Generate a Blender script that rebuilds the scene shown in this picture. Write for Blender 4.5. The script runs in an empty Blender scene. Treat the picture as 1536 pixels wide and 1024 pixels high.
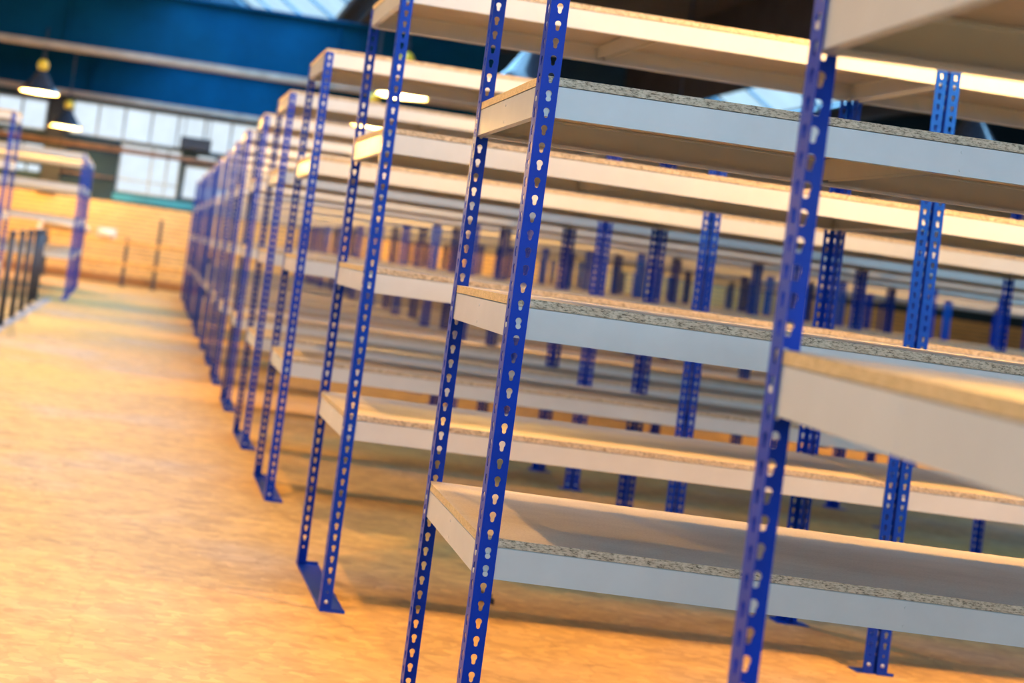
import bpy, bmesh, math, random
from mathutils import Vector, Matrix
from mathutils.geometry import tessellate_polygon
random.seed(7)
PI = math.pi
scn = bpy.context.scene
COL = scn.collection

# ------------------------------------------------------------------ materials
def new_mat(name):
    m = bpy.data.materials.new(name); m.use_nodes = True
    nt = m.node_tree; nt.nodes.clear()
    out = nt.nodes.new('ShaderNodeOutputMaterial')
    b = nt.nodes.new('ShaderNodeBsdfPrincipled')
    nt.links.new(b.outputs[0], out.inputs[0])
    return m, nt, b, out

def coords(nt, scale=(1, 1, 1), kind='Object'):
    tc = nt.nodes.new('ShaderNodeTexCoord'); mp = nt.nodes.new('ShaderNodeMapping')
    mp.inputs['Scale'].default_value = scale
    nt.links.new(tc.outputs[kind], mp.inputs[0])
    return mp.outputs[0]

def noise(nt, vec, scale, detail=4, rough=.6):
    n = nt.nodes.new('ShaderNodeTexNoise'); n.inputs['Scale'].default_value = scale
    n.inputs['Detail'].default_value = detail; n.inputs['Roughness'].default_value = rough
    nt.links.new(vec, n.inputs['Vector'])
    return n.outputs['Fac']

def ramp(nt, fac, stops):
    r = nt.nodes.new('ShaderNodeValToRGB')
    els = r.color_ramp.elements
    while len(els) > 1: els.remove(els[-1])
    els[0].position = stops[0][0]; els[0].color = (*stops[0][1], 1)
    for p, c in stops[1:]:
        e = els.new(p); e.color = (*c, 1)
    nt.links.new(fac, r.inputs[0])
    return r.outputs[0]

def mixc(nt, fac, a, b, mode='MIX'):
    m = nt.nodes.new('ShaderNodeMix'); m.data_type = 'RGBA'; m.blend_type = mode
    for sock, v in ((m.inputs[0], fac), (m.inputs[6], a), (m.inputs[7], b)):
        if isinstance(v, (int, float)): sock.default_value = v
        elif isinstance(v, tuple): sock.default_value = (*v, 1)
        else: nt.links.new(v, sock)
    return m.outputs[2]

def bump(nt, b, h, strength, dist=.01):
    bp = nt.nodes.new('ShaderNodeBump'); bp.inputs['Strength'].default_value = strength
    bp.inputs['Distance'].default_value = dist
    nt.links.new(h, bp.inputs['Height']); nt.links.new(bp.outputs[0], b.inputs['Normal'])

def painted(name, col, rough=.4, var=.08, scale=6, metal=0, coat=0):
    m, nt, b, _ = new_mat(name)
    f = noise(nt, coords(nt), scale)
    lo = tuple(c*(1-var) for c in col); hi = tuple(min(1, c*(1+var)) for c in col)
    nt.links.new(ramp(nt, f, [(.3, lo), (.7, hi)]), b.inputs['Base Color'])
    b.inputs['Roughness'].default_value = rough; b.inputs['Metallic'].default_value = metal
    b.inputs['Coat Weight'].default_value = coat
    return m

BLUE = painted('blue_powder_coat', (.0003, .036, .37), .34, .10, 9)
BLUE.node_tree.nodes['Principled BSDF'].inputs['Specular IOR Level'].default_value = .20
CREAM = painted('cream_beam_enamel', (.60, .585, .545), .24, .05, 5)
STEEL = painted('zinc_steel', (.62, .60, .56), .35, .1, 30, metal=.8)
DARKSTEEL = painted('dark_railing_paint', (.035, .04, .06), .5, .2, 8)
GIRDER = painted('blue_girder_paint', (.0002, .042, .10), .9, .25, .8)
GIRDER.node_tree.nodes['Principled BSDF'].inputs['Specular IOR Level'].default_value = .08
FLANGE = painted('weathered_flange_paint', (.30, .25, .20), .6, .25, 3)
ROOFM = painted('dark_roof_decking', (.030, .028, .027), .9, .3, 1.5)
WALLUP = painted('dark_blue_upper_wall', (.008, .035, .055), .8, .4, .7)
WALLSIDE = painted('grey_side_wall', (.16, .17, .19), .9, .2, .6)
FRAME = painted('pale_window_frame', (.30, .38, .43), .5, .1, 4)
FRAMED = painted('dark_window_frame', (.05, .10, .13), .5, .1, 4)
TEAL = painted('teal_sill_paint', (.01, .22, .32), .5, .3, 2)
RUST = painted('rust_brown_pipe', (.16, .09, .05), .7, .3, 6)
WHITE = painted('white_pipe_paint', (.80, .74, .66), .4, .05, 6)
BLACK = painted('black_casing', (.012, .016, .018), .6, .2, 6)
YELLOW = painted('yellow_lamp_housing', (.85, .55, .04), .4, .1, 12)
SHADEO = painted('dark_enamel_shade', (.03, .04, .06), .25, .2, 12, coat=.5)
SHADEI = painted('white_enamel_reflector', (.85, .83, .78), .4, .03, 12)
SKIRT = painted('orange_brown_skirting', (.38, .17, .05), .7, .2, 3)
RAILO = painted('ochre_rail_paint', (.55, .30, .08), .5, .15, 5)
LINEP = painted('grey_floor_line', (.34, .30, .29), .8, .25, 3)
DEBRIS = painted('dry_leaf_brown', (.03, .02, .02), .8, .4, 60)

def chip_edge(name='raw_chipboard_edge', lo=(.60, .46, .31), hi=(.72, .59, .42), amt=1.0):
    m, nt, b, _ = new_mat(name)
    v = coords(nt, (.4, .4, 1.1))
    f1 = noise(nt, v, 260, 4, .75); f2 = noise(nt, coords(nt), 38, 3)
    base = ramp(nt, f2, [(.3, lo), (.7, hi)])
    fl = ramp(nt, f1, [(.37, (.22, .20, .18)), (.46, (.72, .71, .69)), (.56, (.96, .96, .97)), (.72, (1.08, 1.08, 1.08))])
    nt.links.new(mixc(nt, amt, base, fl, 'MULTIPLY'), b.inputs['Base Color'])
    b.inputs['Roughness'].default_value = .85
    bump(nt, b, f1, .5, .003)
    return m
def chip_top():
    m, nt, b, _ = new_mat('sanded_chipboard_face')
    f1 = noise(nt, coords(nt), 160, 4, .7); f2 = noise(nt, coords(nt, (1, 3, 1)), 3, 4)
    base = ramp(nt, f2, [(.3, (.43, .36, .285)), (.7, (.54, .46, .37))])
    fl = ramp(nt, f1, [(.3, (.82, .8, .78)), (.6, (1, 1, 1))])
    nt.links.new(mixc(nt, 1.0, base, fl, 'MULTIPLY'), b.inputs['Base Color'])
    b.inputs['Roughness'].default_value = .6
    return m
CHIP_E, CHIP_T = chip_edge(), chip_top()
CHIP_S = chip_edge('smooth_warm_lit_chipboard_end', (.68, .47, .22), (.78, .56, .29), .35)  # board ends smoother; their yellower tone carries the warm lamp light

def floor_mat():
    m, nt, b, _ = new_mat('worn_flaked_floor')
    v = coords(nt, (1, 1.5, 1))
    big = noise(nt, coords(nt), .55, 4, .6)
    mid = noise(nt, v, 5, 6, .65)
    # flakes: distorted voronoi cells, slightly long in x
    dn = nt.nodes.new('ShaderNodeTexNoise'); dn.inputs['Scale'].default_value = 9; nt.links.new(v, dn.inputs['Vector'])
    add = nt.nodes.new('ShaderNodeVectorMath'); add.operation = 'MULTIPLY_ADD'
    nt.links.new(dn.outputs['Color'], add.inputs[0]); add.inputs[1].default_value = (.12, .12, .12); nt.links.new(v, add.inputs[2])
    vo = nt.nodes.new('ShaderNodeTexVoronoi'); vo.inputs['Scale'].default_value = 22
    nt.links.new(add.outputs[0], vo.inputs['Vector'])
    sep = nt.nodes.new('ShaderNodeSeparateColor'); nt.links.new(vo.outputs['Color'], sep.inputs[0])
    c = ramp(nt, big, [(.34, (.60, .35, .095)), (.52, (.58, .345, .125)), (.66, (.49, .345, .22))])
    c = mixc(nt, 1.0, c, ramp(nt, mid, [(.3, (.72, .70, .68)), (.5, (.95, .95, .95)), (.75, (1.12, 1.1, 1.05))]), 'MULTIPLY')
    c = mixc(nt, 1.0, c, ramp(nt, sep.outputs[0], [(0, (.86, .84, .82)), (.85, (1.05, 1.05, 1.05)), (1, (1.2, 1.2, 1.2))]), 'MULTIPLY')
    # small dark specks and hairline cracks
    sp = noise(nt, coords(nt, (1, 2, 1)), 26, 5, .7)
    c = mixc(nt, 1.0, c, ramp(nt, sp, [(.26, (.25, .22, .2)), (.36, (1, 1, 1))]), 'MULTIPLY')
    cr = nt.nodes.new('ShaderNodeTexVoronoi'); cr.feature = 'DISTANCE_TO_EDGE'; cr.inputs['Scale'].default_value = .55
    add2 = nt.nodes.new('ShaderNodeVectorMath'); add2.operation = 'MULTIPLY_ADD'
    nt.links.new(dn.outputs['Color'], add2.inputs[0]); add2.inputs[1].default_value = (.10, .10, .10); nt.links.new(coords(nt), add2.inputs[2])
    nt.links.new(add2.outputs[0], cr.inputs['Vector'])
    c = mixc(nt, 1.0, c, ramp(nt, cr.outputs['Distance'], [(.0, (.86, .85, .84)), (.001, (1, 1, 1))]), 'MULTIPLY')
    nt.links.new(c, b.inputs['Base Color'])
    b.inputs['Roughness'].default_value = .62
    bump(nt, b, sep.outputs[0], .12, .004)
    return m
FLOORM = floor_mat()

def brick_mat():
    m, nt, b, _ = new_mat('painted_yellow_brick')
    tc = nt.nodes.new('ShaderNodeTexCoord')
    sp = nt.nodes.new('ShaderNodeSeparateXYZ'); cb = nt.nodes.new('ShaderNodeCombineXYZ')
    nt.links.new(tc.outputs['Object'], sp.inputs[0])
    nt.links.new(sp.outputs[0], cb.inputs[0]); nt.links.new(sp.outputs[2], cb.inputs[1])
    br = nt.nodes.new('ShaderNodeTexBrick')
    nt.links.new(cb.outputs[0], br.inputs['Vector'])
    br.inputs['Color1'].default_value = (.82, .54, .20, 1); br.inputs['Color2'].default_value = (.74, .46, .15, 1)
    br.inputs['Mortar'].default_value = (.40, .30, .18, 1)
    br.inputs['Scale'].default_value = 1; br.inputs['Brick Width'].default_value = .25; br.inputs['Row Height'].default_value = .085
    br.inputs['Mortar Size'].default_value = .012
    f = noise(nt, tc.outputs['Object'], .8, 4)
    nt.links.new(mixc(nt, 1.0, br.outputs['Color'], ramp(nt, f, [(.3, (.82, .80, .80)), (.7, (1.05, 1.05, 1.05))]), 'MULTIPLY'), b.inputs['Base Color'])
    b.inputs['Roughness'].default_value = .8
    return m
BRICK = brick_mat()

def glass_mat(name, tint):
    m = bpy.data.materials.new(name); m.use_nodes = True; nt = m.node_tree; nt.nodes.clear()
    out = nt.nodes.new('ShaderNodeOutputMaterial'); mix = nt.nodes.new('ShaderNodeMixShader')
    t = nt.nodes.new('ShaderNodeBsdfTransparent'); g = nt.nodes.new('ShaderNodeBsdfGlossy')
    f = noise(nt, coords(nt), 1.3, 3)
    nt.links.new(ramp(nt, f, [(.3, tuple(c*.93 for c in tint)), (.7, tint)]), t.inputs[0])
    g.inputs['Roughness'].default_value = .5; mix.inputs[0].default_value = .008
    nt.links.new(t.outputs[0], mix.inputs[1]); nt.links.new(g.outputs[0], mix.inputs[2]); nt.links.new(mix.outputs[0], out.inputs[0])
    return m
GLASS = glass_mat('window_glass', (.96, .98, 1.0))
GLASSB = glass_mat('skylight_glass', (.80, .93, 1.0))

def bulb_mat():
    m, nt, b, _ = new_mat('glowing_bulb')
    b.inputs['Base Color'].default_value = (1, .8, .5, 1)
    b.inputs['Emission Color'].default_value = (1, .72, .38, 1); b.inputs['Emission Strength'].default_value = 22
    return m
BULB = bulb_mat()

# ------------------------------------------------------------------ mesh helpers
def mesh_from(name, bm, mats):
    bmesh.ops.recalc_face_normals(bm, faces=bm.faces)
    me = bpy.data.meshes.new(name); bm.to_mesh(me); bm.free()
    for m in (mats if isinstance(mats, (list, tuple)) else [mats]): me.materials.append(m)
    return me
def link(name, data, parent=None, loc=(0, 0, 0), rz=0):
    o = bpy.data.objects.new(name, data); COL.objects.link(o)
    o.location = loc; o.rotation_euler = (0, 0, rz)
    if parent: o.parent = parent
    return o
def tag(o, label, cat, group=None):
    o['label'] = label; o['category'] = cat
    if group: o['group'] = group
    return o
def structure(o): o['kind'] = 'structure'; return o
def box(bm, x0, x1, y0, y1, z0, z1, mi=0, bevel=0):
    vs = [bm.verts.new((x, y, z)) for x in (x0, x1) for y in (y0, y1) for z in (z0, z1)]
    idx = ((0, 1, 3, 2), (4, 6, 7, 5), (0, 4, 5, 1), (2, 3, 7, 6), (0, 2, 6, 4), (1, 5, 7, 3))
    fs = [bm.faces.new([vs[i] for i in f]) for f in idx]
    for f in fs: f.material_index = mi
    if bevel:
        es = list({e for f in fs for e in f.edges})
        bmesh.ops.bevel(bm, geom=es, offset=bevel, segments=1, affect='EDGES')
def tube(bm, p0, p1, r, n=12, mi=0):
    p0, p1 = Vector(p0), Vector(p1); d = (p1-p0).normalized()
    a = d.orthogonal().normalized(); b = d.cross(a)
    rings = [[bm.verts.new(p + (a*math.cos(2*PI*k/n)+b*math.sin(2*PI*k/n))*r) for k in range(n)] for p in (p0, p1)]
    for k in range(n):
        f = bm.faces.new((rings[0][k], rings[0][(k+1) % n], rings[1][(k+1) % n], rings[1][k])); f.material_index = mi; f.smooth = True
    for rg in rings: f = bm.faces.new(rg); f.material_index = mi
def lathe(bm, prof, n=32, mi=0):
    rings = []
    for r, z in prof:
        rings.append([bm.verts.new((r*math.cos(2*PI*k/n), r*math.sin(2*PI*k/n), z)) for k in range(n)])
    for i in range(len(rings)-1):
        for k in range(n):
            f = bm.faces.new((rings[i][k], rings[i][(k+1) % n], rings[i+1][(k+1) % n], rings[i+1][k])); f.smooth = True; f.material_index = mi

# ------------------------------------------------------------------ rack components
FW, TH = .040, .0018          # flange width, sheet thickness
PITCH = .0381
DEPTH, BAY = .6494, 2.0255
GAP = .012
RW = BAY-GAP                   # rack width
BH, BT = .068, .0185           # beam height, board thickness
IN = .0032                     # beams sit this far inside the outer face of the posts

def keyhole(cx, cz):
    pts = []
    for k in range(11):        # big round top
        a = math.radians(-42+264*k/10)
        pts.append((cx+.0070*math.cos(a), cz+.0042+.0070*math.sin(a)))
    pts.append((cx-.0043, cz-.0035))
    for k in range(5):         # narrow rounded slot below
        a = math.radians(180+180*k/4)
        pts.append((cx+.0043*math.cos(a), cz-.0075+.0043*math.sin(a)))
    pts.append((cx+.0043, cz-.0035))
    return pts
def roundhole(cx, cz, r): return [(cx+r*math.cos(2*PI*k/10), cz+r*math.sin(2*PI*k/10)) for k in range(10)]

def flange(bm, H, to3d):
    """perforated strip FW wide: to3d(u, z, t) places a point, t = through the sheet"""
    cells = []; z = 0.0
    cells.append((0.0, .05, None))
    cells.append((.05, .081, roundhole(FW*.5, .064, .0045)))
    z = .081
    while z+PITCH < H:
        cells.append((z, z+PITCH, keyhole(FW*.52, z+PITCH*.5))); z += PITCH
    cells.append((z, H, None))
    for z0, z1, hole in cells:
        outer = [(0, z0), (FW, z0), (FW, z1), (0, z1)]
        polys = [[Vector((x, y, 0)) for x, y in outer]]
        if hole: polys.append([Vector((x, y, 0)) for x, y in hole])
        tris = tessellate_polygon(polys)
        flat = outer+(hole or [])
        for t in (0, TH):
            vs = [bm.verts.new(to3d(u, zz, t)) for u, zz in flat]
            for tr in tris: 
                try: bm.faces.new([vs[i] for i in tr])
                except ValueError: pass
        if hole:
            a = [bm.verts.new(to3d(u, zz, 0)) for u, zz in hole]; b = [bm.verts.new(to3d(u, zz, TH)) for u, zz in hole]
            n = len(hole)
            for k in range(n): bm.faces.new((a[k], a[(k+1) % n], b[(k+1) % n], b[k]))
        e0 = [bm.verts.new(to3d(FW, z0, 0)), bm.verts.new(to3d(FW, z0, TH)), bm.verts.new(to3d(FW, z1, TH)), bm.verts.new(to3d(FW, z1, 0))]
        bm.faces.new(e0)
    for zz in (0, H):
        bm.faces.new([bm.verts.new(to3d(u, zz, t)) for u, t in ((0, 0), (FW, 0), (FW, TH), (0, TH))])

def post_mesh(H):
    bm = bmesh.new()
    flange(bm, H, lambda u, z, t: Vector((u, t, z)))
    flange(bm, H, lambda u, z, t: Vector((t, u, z)))
    return mesh_from('post', bm, BLUE)

def bolt_mesh():
    bm = bmesh.new()
    lathe(bm, [(0.0001, .004), (.004, .0038), (.0065, .002), (.007, 0)], 12)
    for v in bm.verts: v.co = Vector((v.co.x, -v.co.z, v.co.y))
    return mesh_from('bolt', bm, STEEL)

def footplate_mesh(dp=DEPTH):
    bm = bmesh.new()
    y0, y1, w = -.006, dp+.006, .088
    box(bm, 0, w, y0, y1, 0, .003)
    box(bm, 0, w, y0, y0+.002, .003, .012); box(bm, 0, w, y1-.002, y1, .003, .012)
    box(bm, -.001, .001, y0, y1, .003, .010)
    box(bm, w-.002, w, y0, y1, .003, .007)
    return mesh_from('foot_plate', bm, BLUE)

_bc = {}
def beam_mesh(L, phase, mids):
    key = (round(L, 3), round(phase, 3))
    if key in _bc: return _bc[key]
    t = .0016
    prof = [(0, 0), (0, BH-.002), (.002, BH), (.024, BH), (.024, BH-t), (.0036, BH-t), (t, BH-.0036), (t, t+.001), (.0026, t), (.018-t, t), (.018-t, .008), (.018, .008), (.018, 0)]
    bm = bmesh.new()
    a = [bm.verts.new((0, y, z)) for y, z in prof]; b = [bm.verts.new((L, y, z)) for y, z in prof]
    n = len(prof)
    for k in range(n): bm.faces.new((a[k], a[(k+1) % n], b[(k+1) % n], b[k]))
    for ring in (a, b):
        tr = tessellate_polygon([[Vector((v.co.y, v.co.z, 0)) for v in ring]])
        for q in tr: bm.faces.new([ring[i] for i in q])
    # rivets hooked in the keyholes of the posts at both ends
    k0 = .081+PITCH*.5-.0079
    for i in range(-2, 4):
        z = (k0-phase) % PITCH+i*PITCH
        if .008 < z < BH-.012:
            for x in (FW*.52-IN, L-(FW*.52-IN)):
                tube(bm, (x, 0, z), (x, -IN-.0010, z), .0058, 10)
    for z in (.052, .012):     # fixing rivets of the cross bar
        tube(bm, (L*mids, 0, z), (L*mids, -.0011, z), .0034, 8)
    me = mesh_from('beam', bm, CREAM); _bc[key] = me
    return me

def footpad_mesh():
    bm = bmesh.new()
    box(bm, 0, .062, -.006, .062, 0, .003, bevel=.001)
    box(bm, 0, .062, -.006, -.004, .003, .010)
    return mesh_from('foot_pad', bm, BLUE)

def board_mesh(dp=DEPTH):
    bm = bmesh.new()
    x0, x1, y0, y1 = IN-.0005, RW-IN+.0005, IN-.0005, dp-IN+.0005
    c = .004
    out = [(x0+c, y0), (x1-c, y0), (x1, y0+c), (x1, y1-c), (x1-c, y1), (x0+c, y1), (x0, y1-c), (x0, y0+c)]
    lo = [bm.verts.new((x, y, 0)) for x, y in out]
    hi = [bm.verts.new((x, y, BT)) for x, y in out]
    bm.faces.new(lo).material_index = 1; bm.faces.new(hi).material_index = 1
    for k in range(8): bm.faces.new((lo[k], lo[(k+1) % 8], hi[(k+1) % 8], hi[k])).material_index = 2 if k in (2, 6) else 0
    return mesh_from('shelf_board', bm, [CHIP_E, CHIP_T, CHIP_S])

def crossbar_mesh(dp=DEPTH):
    bm = bmesh.new(); y0, y1 = IN+.0025, dp-IN-.0025
    h = .056
    box(bm, -.017, -.0154, y0, y1, BH-h, BH-.0012); box(bm, .0154, .017, y0, y1, BH-h, BH-.0012)
    box(bm, -.0154, .0154, y0, y1, BH-.003, BH-.0012)
    box(bm, -.024, -.017, y0, y0+.002, BH-h, BH-.004); box(bm, -.024, -.017, y1-.002, y1, BH-h, BH-.004)
    return mesh_from('cross_bar', bm, CREAM)

POST = {}
BOLT, FOOT, BOARD, CROSS, PAD = bolt_mesh(), footplate_mesh(), board_mesh(), crossbar_mesh(), footpad_mesh()

def make_rack(levels, H, end=True, dp=DEPTH):
    root = bpy.data.objects.new('shelving_rack', None); COL.objects.link(root)
    root.empty_display_size = .2
    if H not in POST: POST[H] = post_mesh(H-.003)
    foot, board, cross = (FOOT, BOARD, CROSS) if dp == DEPTH else (footplate_mesh(dp), board_mesh(dp), crossbar_mesh(dp))
    corners = ((0, 0, 0), (RW, 0, PI/2), (RW, dp, PI), (0, dp, 3*PI/2))
    for q, (x, y, r) in enumerate(corners):
        p = link('post', POST[H], root, (x, y, .003), r)
        if q in (0, 2): b = link('bolt', BOLT, p, (FW*.5, 0, .030), 0)
        else: b = link('bolt', BOLT, p, (0, FW*.5, .030), -PI/2)
        b['label'] = 'silver bolt head'
        if not (end and q in (0, 3)): link('foot_pad', PAD, root, (x, y, 0), r)
    if end: link('foot_plate', foot, root, (0, 0, 0))     # only the frame at the aisle stands on a full plate
    for z in levels:
        ph = z-.003
        Lx, Ly = RW-2*IN, dp-2*IN
        bl = beam_mesh(Lx, ph % PITCH, .47); bs = beam_mesh(Ly, ph % PITCH, .5)
        link('beam', bl, root, (IN, IN, z)); link('beam', bl, root, (RW-IN, dp-IN, z), PI)
        link('end_beam', bs, root, (RW-IN, IN, z), PI/2); link('end_beam', bs, root, (IN, dp-IN, z), 3*PI/2)
        link('cross_bar', cross, root, (RW*.47, 0, z))
        link('shelf_board', board, root, (0, 0, z+BH+.0012))
    return root
def copy_tree(o, parent=None):
    c = o.copy(); COL.objects.link(c); c.parent = parent
    for ch in list(o.children): copy_tree(ch, c)
    return c

ZC, ZB, ZA, ZD = .5925, 1.1014, 1.5909, 2.0966
R0D = .73
# x, y, yaw, pitch, level offsets (c, b, a, d), bays
ROWS = [
    (.7905, 1.0500, -.0592, .003, (0, -.0104, -.0057, 0), 1),
    (.7523, 2.8367, -.0181, 0, (-.0118, -.0028, -.0095, 0), 1),
    (.6948, 4.5934, .0278, 0, (.0010, .0049, .0044, .0294), 2),
    (.6377, 6.4253, .0182, 0, (.0141, 0, 0, .0181), 2),
    (.6057, 7.9108, .0280, 0, (0, 0, 0, -.035), 3),
    (.5716, 9.5445, .004, 0, (0, 0, 0, -.035), 3),
]
y = 9.5445; x = .5716
NB = {6: 4, 7: 4, 8: 5, 9: 5, 10: 5, 11: 5, 12: 5, 13: 5, 14: 5}
for i in range(6, 15):
    y += 1.60+random.uniform(-.05, .05); x = .55-(i-6)*.018+random.uniform(-.012, .012)
    ROWS.append((x, y, random.uniform(-.004, .012), 0, (0, 0, 0, -.035), NB[i]))
ORD = ['nearest', 'second', 'third', 'fourth', 'fifth', 'sixth', 'seventh', 'eighth', 'ninth', 'tenth', 'eleventh', 'twelfth', 'thirteenth', 'fourteenth', 'farthest']
BAYW = ['at the aisle end', 'second from the aisle', 'third from the aisle', 'fourth from the aisle', 'fifth from the aisle']
far_src = {}
for i, (x, y, yaw, pit, off, nb) in enumerate(ROWS):
    lv = [ZC+off[0], ZB+off[1], ZA+off[2], ZD+off[3]]
    H = round(lv[3]+BH+.002, 3)
    for k in range(nb):
        end = k == 0
        if i >= 4 and end in far_src: r = copy_tree(far_src[end])
        else:
            r = make_rack(lv, H, end, R0D if i == 0 else DEPTH)
            if i >= 4: far_src[end] = r
        r.location = (x+math.cos(yaw)*BAY*k, y+math.sin(yaw)*BAY*k, 0)
        r.rotation_euler = (pit, 0, yaw)
        lab = f'blue-post shelving rack with cream beams, {ORD[i]} row, {BAYW[k]}'
        if i == 0: lab = 'blue and cream shelving rack cropped by the right edge, its rear post nearest the camera'
        if i == 1: lab = 'sharp blue-post shelving rack with pale beams filling the middle, second row'
        if i == 2 and k == 0: lab = 'shelving rack just behind the sharp one, warm lit beams, foot plate on floor'
        tag(r, lab, 'shelving rack', 'shelving racks in rows along the right of the aisle')
# racks across the aisle, ends towards the aisle
LEFT = [(-1.60, 12.9, 'blue-post shelving rack cut by the left edge, across the aisle'),
        (-1.33, 19.5, 'blue-post shelving rack across the aisle beside the dark guard posts, front one'),
        (-1.37, 21.1, 'blue-post shelving rack across the aisle, middle of the three by the brick wall'),
        (-1.42, 22.7, 'blue-post shelving rack across the aisle, the one nearest the brick wall')]
for x, y, lab in LEFT:
    r = copy_tree(far_src[True]); r.location = (x, y+DEPTH, 0); r.rotation_euler = (0, 0, PI+.01)
    tag(r, lab, 'shelving rack', 'shelving racks left of the aisle')

# ------------------------------------------------------------------ hall
X0, X1, Y0, Y1 = -11, 24, -6, 27
bm = bmesh.new(); box(bm, X0, X1, Y0, Y1+.3, -.2, 0)
structure(link('floor', mesh_from('floor', bm, FLOORM)))
bm = bmesh.new(); box(bm, -1.62, -1.50, 2, 19.3, 0, .002)
structure(link('trim_1', mesh_from('floor_line', bm, LINEP)))

def wall_cells(bm, xs, zs, holes, y0, y1):
    xs = sorted(set(xs+[h[0] for h in holes]+[h[1] for h in holes])); zs = sorted(set(zs+[h[2] for h in holes]+[h[3] for h in holes]))
    for a, b in zip(xs, xs[1:]):
        for c, d in zip(zs, zs[1:]):
            mx, mz = (a+b)/2, (c+d)/2
            if not any(h[0] < mx < h[1] and h[2] < mz < h[3] for h in holes): box(bm, a, b, y0, y1, c, d)
# far wall: brick below, dark steel-clad wall with windows above
WIN = [(-3.78, -2.72, 2.84, 3.46, [-3.24], [], FRAME), (-2.24, 4.4, 2.86, 3.55, [-1.7, -1.17, -.62, -.08, .46, 1.0, 1.55, 2.1, 2.65, 3.2, 3.8], [], FRAME),
       (-1.17, .07, 1.84, 2.82, [-.52, -.2], [2.68, 2.10], FRAME), (.16, 1.35, 1.88, 2.56, [.75], [], FRAME),
       (-3.60, -3.18, 2.66, 2.78, [], [], FRAMED), (-3.45, -2.68, 2.27, 2.58, [-3.12], [], FRAMED), (-3.34, -2.69, 1.97, 2.17, [-3.0], [], FRAMED),
       (.36, .80, 2.66, 2.81, [], [], FRAMED), (15.9, 16.9, 4.3, 4.95, [16.4], [], FRAMED), (-10.4, -4.4, .35, 3.2, [-9.2, -8.0, -6.8, -5.6], [2.3, 1.3], FRAME)]
bm = bmesh.new(); wall_cells(bm, [X0, X1], [1.62, 5.0], [(w[0], w[1], max(1.62, w[2]), min(5.0, w[3])) for w in WIN if w[2] < 5], Y1, Y1+.25)
PER = 9.2; GX0, GX1, GZ0, GZ1 = .25, 2.30, 6.35, 5.02
GAB = []
for k in range(-2, 3):
    for gx, gz in ((GX0+PER*k, GZ0), (GX1+PER*k, GZ1)):
        if X0 < gx < X1: GAB.append((gx, gz))
GAB = [(X0, 5.7)]+GAB+[(X1, 5.7)]
for (ga, za), (gb, zb) in zip(GAB, GAB[1:]):     # saw-tooth gable above the windows
    vs = [bm.verts.new(p) for p in ((ga, Y1, 5.0), (gb, Y1, 5.0), (gb, Y1, zb), (ga, Y1, za), (ga, Y1+.25, 5.0), (gb, Y1+.25, 5.0), (gb, Y1+.25, zb), (ga, Y1+.25, za))]
    for f in ((0, 1, 2, 3), (7, 6, 5, 4), (3, 2, 6, 7), (0, 3, 7, 4), (1, 5, 6, 2), (0, 4, 5, 1)): bm.faces.new([vs[i] for i in f])
structure(link('wall_back', mesh_from('wall_back', bm, WALLUP)))
bm = bmesh.new(); wall_cells(bm, [X0, X1], [0, 1.62], [(WIN[-1][0], WIN[-1][1], WIN[-1][2], 1.62)], Y1-.12, Y1+.25)
structure(link('wall_back_brick', mesh_from('wall_back_brick', bm, BRICK)))
bm = bmesh.new(); box(bm, X0, X1, Y1-.16, Y1-.12, 0, .16)
structure(link('baseboard_back', mesh_from('baseboard_back', bm, SKIRT)))
bm = bmesh.new(); box(bm, -1.2, .6, Y1-.10, Y1, 1.66, 1.80)
structure(link('trim_2', mesh_from('teal_sill', bm, TEAL)))
for n, (a, b, c, d, vs, hs, fm) in enumerate(WIN):
    root = bpy.data.objects.new(f'window_{n+1}', None); COL.objects.link(root); root.location = ((a+b)/2, Y1+.1, c); structure(root)
    bm = bmesh.new(); w, h, t = (b-a)/2, d-c, .035
    box(bm, -w, -w+t, -.04, .04, 0, h); box(bm, w-t, w, -.04, .04, 0, h); box(bm, -w+t, w-t, -.04, .04, 0, t); box(bm, -w+t, w-t, -.04, .04, h-t, h)
    cx = (a+b)/2
    for v in vs: box(bm, v-cx-.022, v-cx+.022, -.03, .03, t, h-t)
    for v in hs: box(bm, -w+t, w-t, -.025, .025, v-c-.018, v-c+.018)
    link('window_frame', mesh_from('window_frame', bm, fm), root)
    bm = bmesh.new(); box(bm, -w+t, w-t, -.004, .004, t, h-t)
    link('window_pane', mesh_from('window_pane', bm, GLASS), root)

LWIN = [(-4.5, 3.0, 1.5, 3.8), (4.5, 9.5, 1.5, 3.8), (10.5, 15.5, 1.5, 3.8), (16.5, 21.5, 1.5, 3.8)]
bm = bmesh.new(); wall_cells(bm, [Y0, Y1+.3], [0, 7.4], LWIN, X0-.3, X0)
for v in bm.verts: v.co = Vector((v.co.y, v.co.x, v.co.z))
structure(link('wall_left', mesh_from('wall_left', bm, WALLSIDE)))
for n, (a, b, c, d) in enumerate(LWIN):   # each window: frame with glazing bars, pane
    root = bpy.data.objects.new(f'window_{n+20}', None); COL.objects.link(root); root.location = (X0-.15, (a+b)/2, c); structure(root)
    h, w, t = d-c, (b-a)/2, .05
    bm = bmesh.new()
    for q in range(6): yy = -w+q*w*2/5; box(bm, -.04, .04, max(-w, yy-.03), min(w, yy+.03), 0, h)
    for zz in (t/2, h/2, h-t/2): box(bm, -.035, .035, -w, w, zz-t/2, zz+t/2)
    link('window_frame', mesh_from('window_frame', bm, FRAME), root)
    bm = bmesh.new(); box(bm, -.004, .004, -w, w, 0, h)
    link('window_pane', mesh_from('window_pane', bm, GLASS), root)
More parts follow.
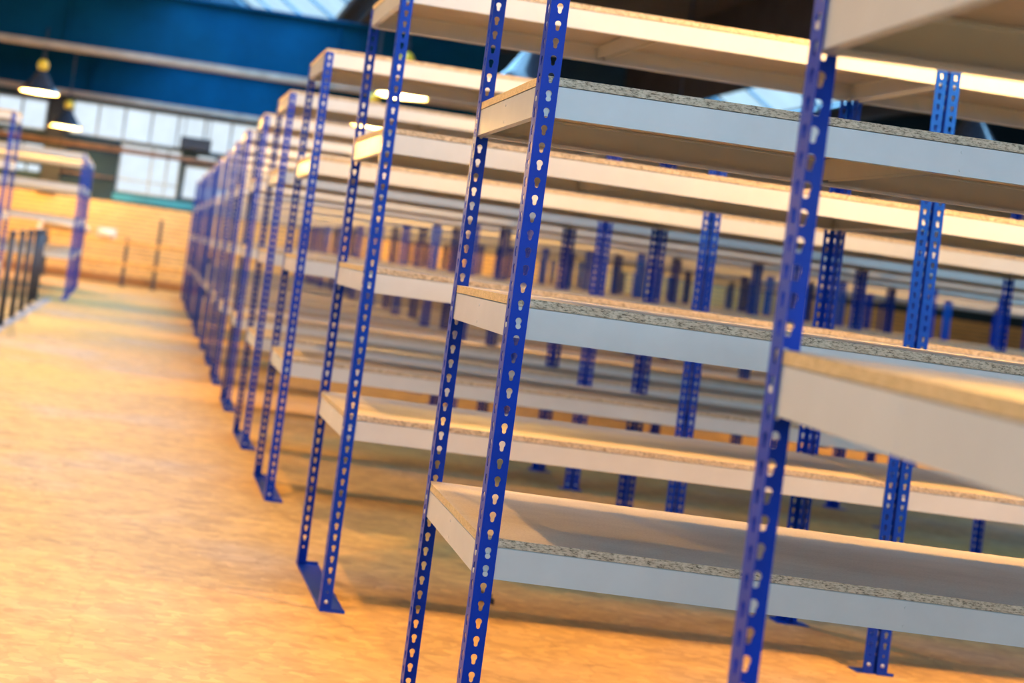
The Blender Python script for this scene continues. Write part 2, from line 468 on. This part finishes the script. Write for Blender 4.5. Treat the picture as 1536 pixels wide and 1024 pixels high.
for nm, bx in (('wall_right', (X1, X1+.3, Y0, Y1+.3)),):
    bm = bmesh.new(); box(bm, *bx, 0, 7.4); structure(link(nm, mesh_from(nm, bm, WALLSIDE)))
# wall behind the camera; its unseen long window is added for blue front daylight
ADDED_FWIN = (-7, 16, 1.2, 5.8)
bm = bmesh.new(); wall_cells(bm, [X0, X1], [0, 7.4], [ADDED_FWIN], Y0-.3, Y0)
structure(link('wall_front', mesh_from('wall_front', bm, WALLSIDE)))
root = bpy.data.objects.new('window_19', None); COL.objects.link(root); root.location = (0, Y0-.15, 0); structure(root)
bm = bmesh.new()
for k in range(12): xx = ADDED_FWIN[0]+k*(ADDED_FWIN[1]-ADDED_FWIN[0])/11; box(bm, xx-.04, xx+.04, -.05, .05, ADDED_FWIN[2], ADDED_FWIN[3])
for zz in (ADDED_FWIN[2]+.04, 3.5, ADDED_FWIN[3]-.04): box(bm, ADDED_FWIN[0], ADDED_FWIN[1], -.04, .04, zz-.04, zz+.04)
link('window_frame', mesh_from('window_frame', bm, FRAME), root)
bm = bmesh.new(); box(bm, ADDED_FWIN[0], ADDED_FWIN[1], -.004, .004, ADDED_FWIN[2], ADDED_FWIN[3])
link('window_pane', mesh_from('window_pane', bm, GLASS), root)

# saw-tooth roof, ridges along the hall; glazing falls towards +x
PER = 9.2; GX0, GX1, GZ0, GZ1 = .25, 2.30, 6.35, 5.02
GLZ = [(0, -5.8, 1.8), (1, -5.8, 1.8), (0, 3.0, 17.0), (0, 17.0, 27.0), (1, 22.0, 27.0), (1, 3.0, 13.0)]   # bay, from y, to y
bm = bmesh.new()
k = -2
def quad(bm, pts, thick=.12):
    a = [bm.verts.new(p) for p in pts]; b = [bm.verts.new((p[0], p[1], p[2]+thick)) for p in pts]
    bm.faces.new(a); bm.faces.new(b)
    for i in range(4): bm.faces.new((a[i], a[(i+1) % 4], b[(i+1) % 4], b[i]))
for k in range(-2, 3):
    xa = GX1+PER*k; xb = GX0+PER*(k+1)
    quad(bm, [(xa, Y0-.3, GZ1), (xb, Y0-.3, GZ0), (xb, Y1+.3, GZ0), (xa, Y1+.3, GZ1)])
for k in range(-1, 3):
    cuts = sorted((a, b) for kk, a, b in GLZ if kk == k); yy = Y0-.3
    for a, b in cuts+[(Y1+.3, None)]:
        if a-yy > .01: quad(bm, [(GX0+PER*k, yy, GZ0), (GX1+PER*k, yy, GZ1), (GX1+PER*k, a, GZ1), (GX0+PER*k, a, GZ0)])
        yy = b
# fascia boards beside each rooflight well, added to keep daylight off the side girders
for k in (0, 1):
    box(bm, GX0-.55+PER*k, GX0-.50+PER*k, 3.0, Y1, 4.75, GZ0); box(bm, GX1+.15+PER*k, GX1+.20+PER*k, 3.0, Y1, 4.75, GZ1+.05)
box(bm, X0-.3, GX0-PER, Y0-.3, Y1+.3, 7.3, 7.5)
structure(link('ceiling', mesh_from('ceiling', bm, ROOFM)))
nwin = 11
gl = math.hypot(GX1-GX0, GZ0-GZ1)
for k, ya, yb in GLZ:
    root = bpy.data.objects.new(f'window_{nwin}', None); COL.objects.link(root); nwin += 1
    root.location = (GX0+PER*k, 0, GZ0); root.rotation_euler = (0, math.atan2(GZ0-GZ1, GX1-GX0), 0); structure(root)
    bm = bmesh.new(); box(bm, 0, gl, ya, yb, .02, .03)
    link('window_pane', mesh_from('skylight_pane', bm, GLASSB), root)
    bm = bmesh.new(); n = max(1, round((yb-ya)/1.65))
    for q in range(n+1): yy = ya+(yb-ya)*q/n; box(bm, 0, gl, max(ya, yy-.03), min(yb, yy+.03), -.03, .02)
    box(bm, 0, .06, ya, yb, -.05, .02); box(bm, gl-.06, gl, ya, yb, -.05, .02)
    link('window_frame', mesh_from('skylight_bars', bm, FRAMED), root)

def girder(yg, z0, z1, xa, xb):
    root = bpy.data.objects.new('beam_girder', None); COL.objects.link(root); root.location = (0, yg, 0); structure(root)
    bm = bmesh.new(); box(bm, xa, xb, -.02, .02, z0+.09, z1-.04)
    box(bm, xa, xb, -.14, .14, z1-.04, z1)
    xx = xa+1
    while xx < xb-.5: box(bm, xx-.01, xx+.01, -.10, -.02, z0+.09, z1-.04); xx += 4.05
    link('web', mesh_from('web', bm, GIRDER), root)
    bm = bmesh.new(); box(bm, xa, xb, -.14, .14, z0, z0+.09)
    link('flange', mesh_from('flange', bm, FLANGE), root)
girder(20.0, 3.66, 4.68, X0, 4.6)
girder(20.0, 3.66, 4.28, 4.6, X1)
girder(26.5, 3.58, 4.50, X0, X1)
# rust pipe across the far windows
bm = bmesh.new(); tube(bm, (-6, 0, 0), (6, 0, 0), .055, 12)
for xx in (-4.6, -2.45, 1.6, 4.8): box(bm, xx-.03, xx+.03, -.02, .29, -.03, .03)
tag(link('rust_pipe', mesh_from('rust_pipe', bm, RUST), None, (0, 26.7, 2.655)), 'rust brown pipe running across the far windows', 'pipe')
bm = bmesh.new(); tube(bm, (-2.3, 0, 0), (-1.2, 0, 0), .02, 8); box(bm, -2.3, -2.26, 0, .2, -.02, .02); box(bm, -1.28, -1.24, 0, .2, -.02, .02)
tag(link('thin_pipe', mesh_from('thin_pipe', bm, RUST), None, (0, 26.8, 2.08)), 'thin brown pipe on the dark wall left of the big far window', 'pipe')
# dark column between the two window groups
bm = bmesh.new(); box(bm, -2.66, -2.30, 26.75, 27.0, 1.62, 3.6)
structure(link('pillar', mesh_from('pillar', bm, BLACK)))
# dark heater box in front of the glazing
root = tag(link('unit_heater', None, None, (.31, 26.78, 2.85)), 'dark box unit hanging in front of the far window band', 'heater')
bm = bmesh.new(); box(bm, -.31, .31, -.14, .12, 0, .25, bevel=.01); link('casing', mesh_from('casing', bm, BLACK), root)
bm = bmesh.new()
for q in range(6): box(bm, -.27, .27, -.15, -.141, .03+q*.034, .045+q*.034)
link('grille', mesh_from('grille', bm, DARKSTEEL), root)
for xx in (-.25, .25):
    bm = bmesh.new(); tube(bm, (xx, 0, .25), (xx, 0, .80), .01, 8); link('hanger', mesh_from('hanger', bm, DARKSTEEL), root)
# white bracket pipe and oval lamp on the brick wall
bm = bmesh.new(); pts = [(-2.54, 0, .74), (-2.54, 0, .97), (-2.50, 0, 1.03), (-2.44, 0, 1.05), (-1.62, 0, 1.02), (-1.56, 0, 1.0)]
for p, q in zip(pts, pts[1:]): tube(bm, p, q, .045, 12)
box(bm, -2.57, -2.51, 0, .075, .76, .82); box(bm, -1.66, -1.60, 0, .075, .98, 1.04)
tag(link('white_pipe', mesh_from('white_pipe', bm, WHITE), None, (0, 26.80, 0)), 'thick white bent pipe on the brick wall behind the left racks', 'pipe')
root = tag(link('bulkhead_lamp', None, None, (-1.20, 26.88, .98)), 'small white oval fitting on the yellow brick wall', 'wall lamp')
bm = bmesh.new(); bmesh.ops.create_uvsphere(bm, u_segments=20, v_segments=12, radius=1)
for v in bm.verts: v.co = Vector((v.co.x*.17, v.co.y*.07-.01, v.co.z*.085))
for f in bm.faces: f.smooth = True
link('diffuser', mesh_from('diffuser', bm, WHITE), root)
bm = bmesh.new(); box(bm, -.19, .19, -.01, 0, -.10, .10, bevel=.004); link('back_plate', mesh_from('back_plate', bm, CREAM), root)
# guard railing in front of the brick wall
root = tag(link('guard_railing', None, None, (0, 26.2, 0)), 'low ochre railing with dark posts in front of the brick wall', 'railing')
for xx, hh in ((-2.3, .9), (-.75, .92), (-.14, 1.38), (.9, .92), (2.4, .92)):
    bm = bmesh.new(); box(bm, xx-.035, xx+.035, -.035, .035, 0, hh); box(bm, xx-.08, xx+.08, -.08, .08, 0, .012)
    link('railing_post', mesh_from('railing_post', bm, DARKSTEEL), root)
for zz in (.84, .42):
    bm = bmesh.new(); box(bm, -2.6, 2.6, -.06, -.035, zz-.035, zz+.035); link('rail', mesh_from('rail', bm, RAILO), root)

# dark guard posts left of the aisle
def guard_post():
    root = link('guard_post', None)
    bm = bmesh.new(); tube(bm, (0, 0, .01), (0, 0, .92), .032, 14); link('shaft', mesh_from('shaft', bm, DARKSTEEL), root)
    bm = bmesh.new(); lathe(bm, [(.0001, .995), (.03, .985), (.045, .955), (.03, .925), (.032, .92)], 14); link('cap', mesh_from('cap', bm, DARKSTEEL), root)
    bm = bmesh.new(); box(bm, -.07, .07, -.07, .07, 0, .01); link('base_plate', mesh_from('base_plate', bm, DARKSTEEL), root)
    return root
gp = guard_post()
gy = [13.96, 15.2, 16.4, 17.6, 18.5, 19.1]
for k, yy in enumerate(gy):
    o = gp if k == 0 else copy_tree(gp)
    o.location = (-1.58-.03*k, yy, 0)
    tag(o, 'dark steel guard post standing in a row left of the aisle', 'post', 'dark guard posts left of the aisle')

# ------------------------------------------------------------------ pendant lamps
LAMPW = (1.0, .52, .10)
def lamp_proto():
    root = link('pendant_lamp', None)      # origin at rim height
    bm = bmesh.new()
    lathe(bm, [(.045, .34), (.07, .32), (.10, .27), (.15, .20), (.22, .10), (.285, .03), (.295, 0)], 40)
    link('shade', mesh_from('shade', bm, SHADEO), root)
    bm = bmesh.new()
    lathe(bm, [(.0001, .325), (.06, .31), (.092, .262), (.142, .192), (.212, .092), (.278, .024), (.290, -.004), (.296, 0)], 40)
    link('reflector', mesh_from('reflector', bm, SHADEI), root)
    bm = bmesh.new(); bmesh.ops.create_uvsphere(bm, u_segments=20, v_segments=14, radius=.085)
    for f in bm.faces: f.smooth = True
    for v in bm.verts: v.co.z = v.co.z*1.1+.405
    link('housing', mesh_from('housing', bm, YELLOW), root)
    bm = bmesh.new(); bmesh.ops.create_uvsphere(bm, u_segments=16, v_segments=12, radius=.055)
    for f in bm.faces: f.smooth = True
    for v in bm.verts: v.co.z = v.co.z*1.4+.16
    link('bulb', mesh_from('bulb', bm, BULB), root)
    return root
lp = lamp_proto()
def rod_mesh(h):
    bm = bmesh.new(); tube(bm, (0, 0, .48), (0, 0, h), .014, 8); tube(bm, (0, 0, .49), (0, 0, .60), .03, 10)
    return mesh_from('rod', bm, DARKSTEEL)
def roof_z(x):
    u = (x-GX0) % PER
    if u <= GX1-GX0: return GZ0+(GZ1-GZ0)*u/(GX1-GX0)
    return GZ1+(GZ0-GZ1)*(u-(GX1-GX0))/(PER-(GX1-GX0))
LAMPS = []
for yy, zz in ((3.8, 5.2), (8.0, 5.2), (12.2, 5.2), (19.95, 2.97), (24.5, 2.81)): LAMPS.append((-.7 if yy < 13 else (-2.17 if yy < 20 else -2.1), yy, zz, 0))
for xx, yy, zz in ((2.9, 4.0, 3.05), (2.85, 11.1, 2.85), (2.38, 14.8, 3.06), (2.6, 18.6, 3.02)): LAMPS.append((xx, yy, zz, 1))
for yy in (12.5, 20.3): LAMPS.append((7.6, yy, 3.05, 2))
for xx in (-5.2, 5.4): LAMPS.append((xx, 24.7, 2.9, 3))  # unseen lamps added to brighten and warm the far brick wall
PW = 450
first = True
lampd = bpy.data.lights.new('lamp_light', 'POINT'); lampd.energy = PW; lampd.color = LAMPW; lampd.shadow_soft_size = .085
lampn = lampd.copy(); lampn.name = 'high_lamp_light'; lampn.energy = 700
lampx = lampd.copy(); lampx.name = 'rack_lamp_light'; lampx.energy = 520
WORDS = ['nearest', 'second', 'third', 'fourth', 'fifth']
sub = [0, 0, 0, 0]
for i, (xx, yy, zz, ln) in enumerate(LAMPS):
    o = lp if i == 0 else copy_tree(lp)
    o.location = (xx, yy, zz)
    line = ('left of the aisle', 'above the racks beside the aisle', 'above the racks at the right', 'added unseen to light the brick wall')[ln]
    wd = WORDS[sub[ln]] if ln < 2 else (('nearer', 'farther'), ('left one', 'right one'))[ln-2][sub[ln]]; sub[ln] += 1
    tag(o, f'lit dark conical pendant lamp, {wd} of those {line}', 'pendant lamp', 'pendant lamps '+line)
    top = roof_z(xx)-zz
    if abs(yy-20) < .1: top = 3.66-zz
    link('rod', rod_mesh(top), o)
    l = bpy.data.objects.new('lamp_light', lampn if zz > 3.5 else (lampx if ln == 1 and yy < 5 else lampd)); COL.objects.link(l); l.location = (xx, yy, zz+.015)

# small debris on the floor by the second row
bm = bmesh.new()
pts = [(0, 0), (.012, .02), (.035, .03), (.018, .036), (.02, .06), (.008, .045), (-.012, .055), (-.006, .03), (-.03, .022), (-.01, .012)]
a = [bm.verts.new((p[0], p[1]*1.3, .001)) for p in pts]; b = [bm.verts.new((p[0], p[1]*1.3, .012+.004*random.random())) for p in pts]
for q in tessellate_polygon([[Vector((p[0], p[1], 0)) for p in pts]]):
    bm.faces.new([a[i] for i in q]); bm.faces.new([b[i] for i in q])
for i in range(len(pts)): bm.faces.new((a[i], a[(i+1) % len(pts)], b[(i+1) % len(pts)], b[i]))
LEAF = link('dry_leaf', mesh_from('dry_leaf', bm, DEBRIS), None, (1.40, 4.96, 0), .3)
LEAF.scale = (1.1, 2.0, 1.5)
tag(LEAF, 'small dark dry leaf lying on the floor beside the sharp front post', 'leaf')

# ------------------------------------------------------------------ daylight
w = bpy.data.worlds.new('World'); scn.world = w; w.use_nodes = True
bg = w.node_tree.nodes['Background']
sky = w.node_tree.nodes.new('ShaderNodeTexSky'); sky.sky_type = 'HOSEK_WILKIE'; sky.turbidity = 8; sky.sun_direction = (.3, -.5, .8)
mx = w.node_tree.nodes.new('ShaderNodeMix'); mx.data_type = 'RGBA'; mx.inputs[0].default_value = .9
w.node_tree.links.new(sky.outputs[0], mx.inputs[6]); mx.inputs[7].default_value = (.80, .90, .97, 1)
w.node_tree.links.new(mx.outputs[2], bg.inputs[0]); bg.inputs[1].default_value = 1.3

def area(name, loc, rot, sx, sy, rad, col):
    d = bpy.data.lights.new(name, 'AREA'); d.shape = 'RECTANGLE'; d.size = sx; d.size_y = sy
    d.energy = rad*PI*sx*sy; d.color = col
    o = bpy.data.objects.new(name, d); COL.objects.link(o); o.location = loc; o.rotation_euler = rot
    return o
area('added_front_daylight', ((ADDED_FWIN[0]+ADDED_FWIN[1])/2, Y0-.5, (ADDED_FWIN[2]+ADDED_FWIN[3])/2), (PI/2, 0, 0), ADDED_FWIN[1]-ADDED_FWIN[0], ADDED_FWIN[3]-ADDED_FWIN[2], 3.5, (.38, .68, 1.0))  # added fill light for the rack fronts and under the shelves
for a, b, c, d in LWIN: area('daylight_left_window', (X0-.5, (a+b)/2, (c+d)/2), (0, -PI/2, 0), d-c, b-a, 6.5, (.42, .72, 1.0))
tilt = math.atan2(GZ0-GZ1, GX1-GX0)
for k, ya, yb in GLZ:
    c = Vector((GX0+PER*k, (ya+yb)/2, GZ0))+Vector((math.cos(tilt)*gl/2, 0, -math.sin(tilt)*gl/2))+Vector((math.sin(tilt), 0, math.cos(tilt)))*.25
    area('skylight_daylight', c, (0, tilt, 0), gl, yb-ya, 3.8 if ya < 0 else (16.0 if ya > 15 else 9.0), (.38, .68, 1.0))

# ------------------------------------------------------------------ camera
F, CX, CY = 2003.84, 380.02, 305.80
yaw, pit, rol = .0605, .0272, .1378
fwd = Vector((math.sin(yaw)*math.cos(pit), math.cos(yaw)*math.cos(pit), math.sin(pit)))
rt = Vector((math.cos(yaw), -math.sin(yaw), 0)); up = rt.cross(fwd)
r2 = rt*math.cos(rol)+up*math.sin(rol); u2 = -rt*math.sin(rol)+up*math.cos(rol)
cam = bpy.data.cameras.new('camera'); co = bpy.data.objects.new('camera', cam); COL.objects.link(co)
co.matrix_world = Matrix(((r2.x, u2.x, -fwd.x, 0), (r2.y, u2.y, -fwd.y, 0), (r2.z, u2.z, -fwd.z, 1.2282), (0, 0, 0, 1)))
cam.sensor_width = 36; cam.sensor_fit = 'HORIZONTAL'; cam.lens = F*36/1536
cam.shift_x = (768-CX)/1536; cam.shift_y = -(512-CY)/1536
cam.clip_start = .05; cam.clip_end = 200
cam.dof.use_dof = True; cam.dof.focus_distance = 3.0; cam.dof.aperture_fstop = cam.lens/1000/.018
scn.camera = co

vs = scn.view_settings
vs.view_transform = 'Standard'; vs.look = 'None'; vs.gamma = 1; vs.use_curve_mapping = False; vs.exposure = 0
scn.cycles.max_bounces = 8; scn.cycles.diffuse_bounces = 4; scn.cycles.glossy_bounces = 3; scn.cycles.transparent_max_bounces = 12
scn.cycles.sample_clamp_indirect = 6; scn.cycles.use_denoising = True
scn.cycles.caustics_reflective = False; scn.cycles.caustics_refractive = False
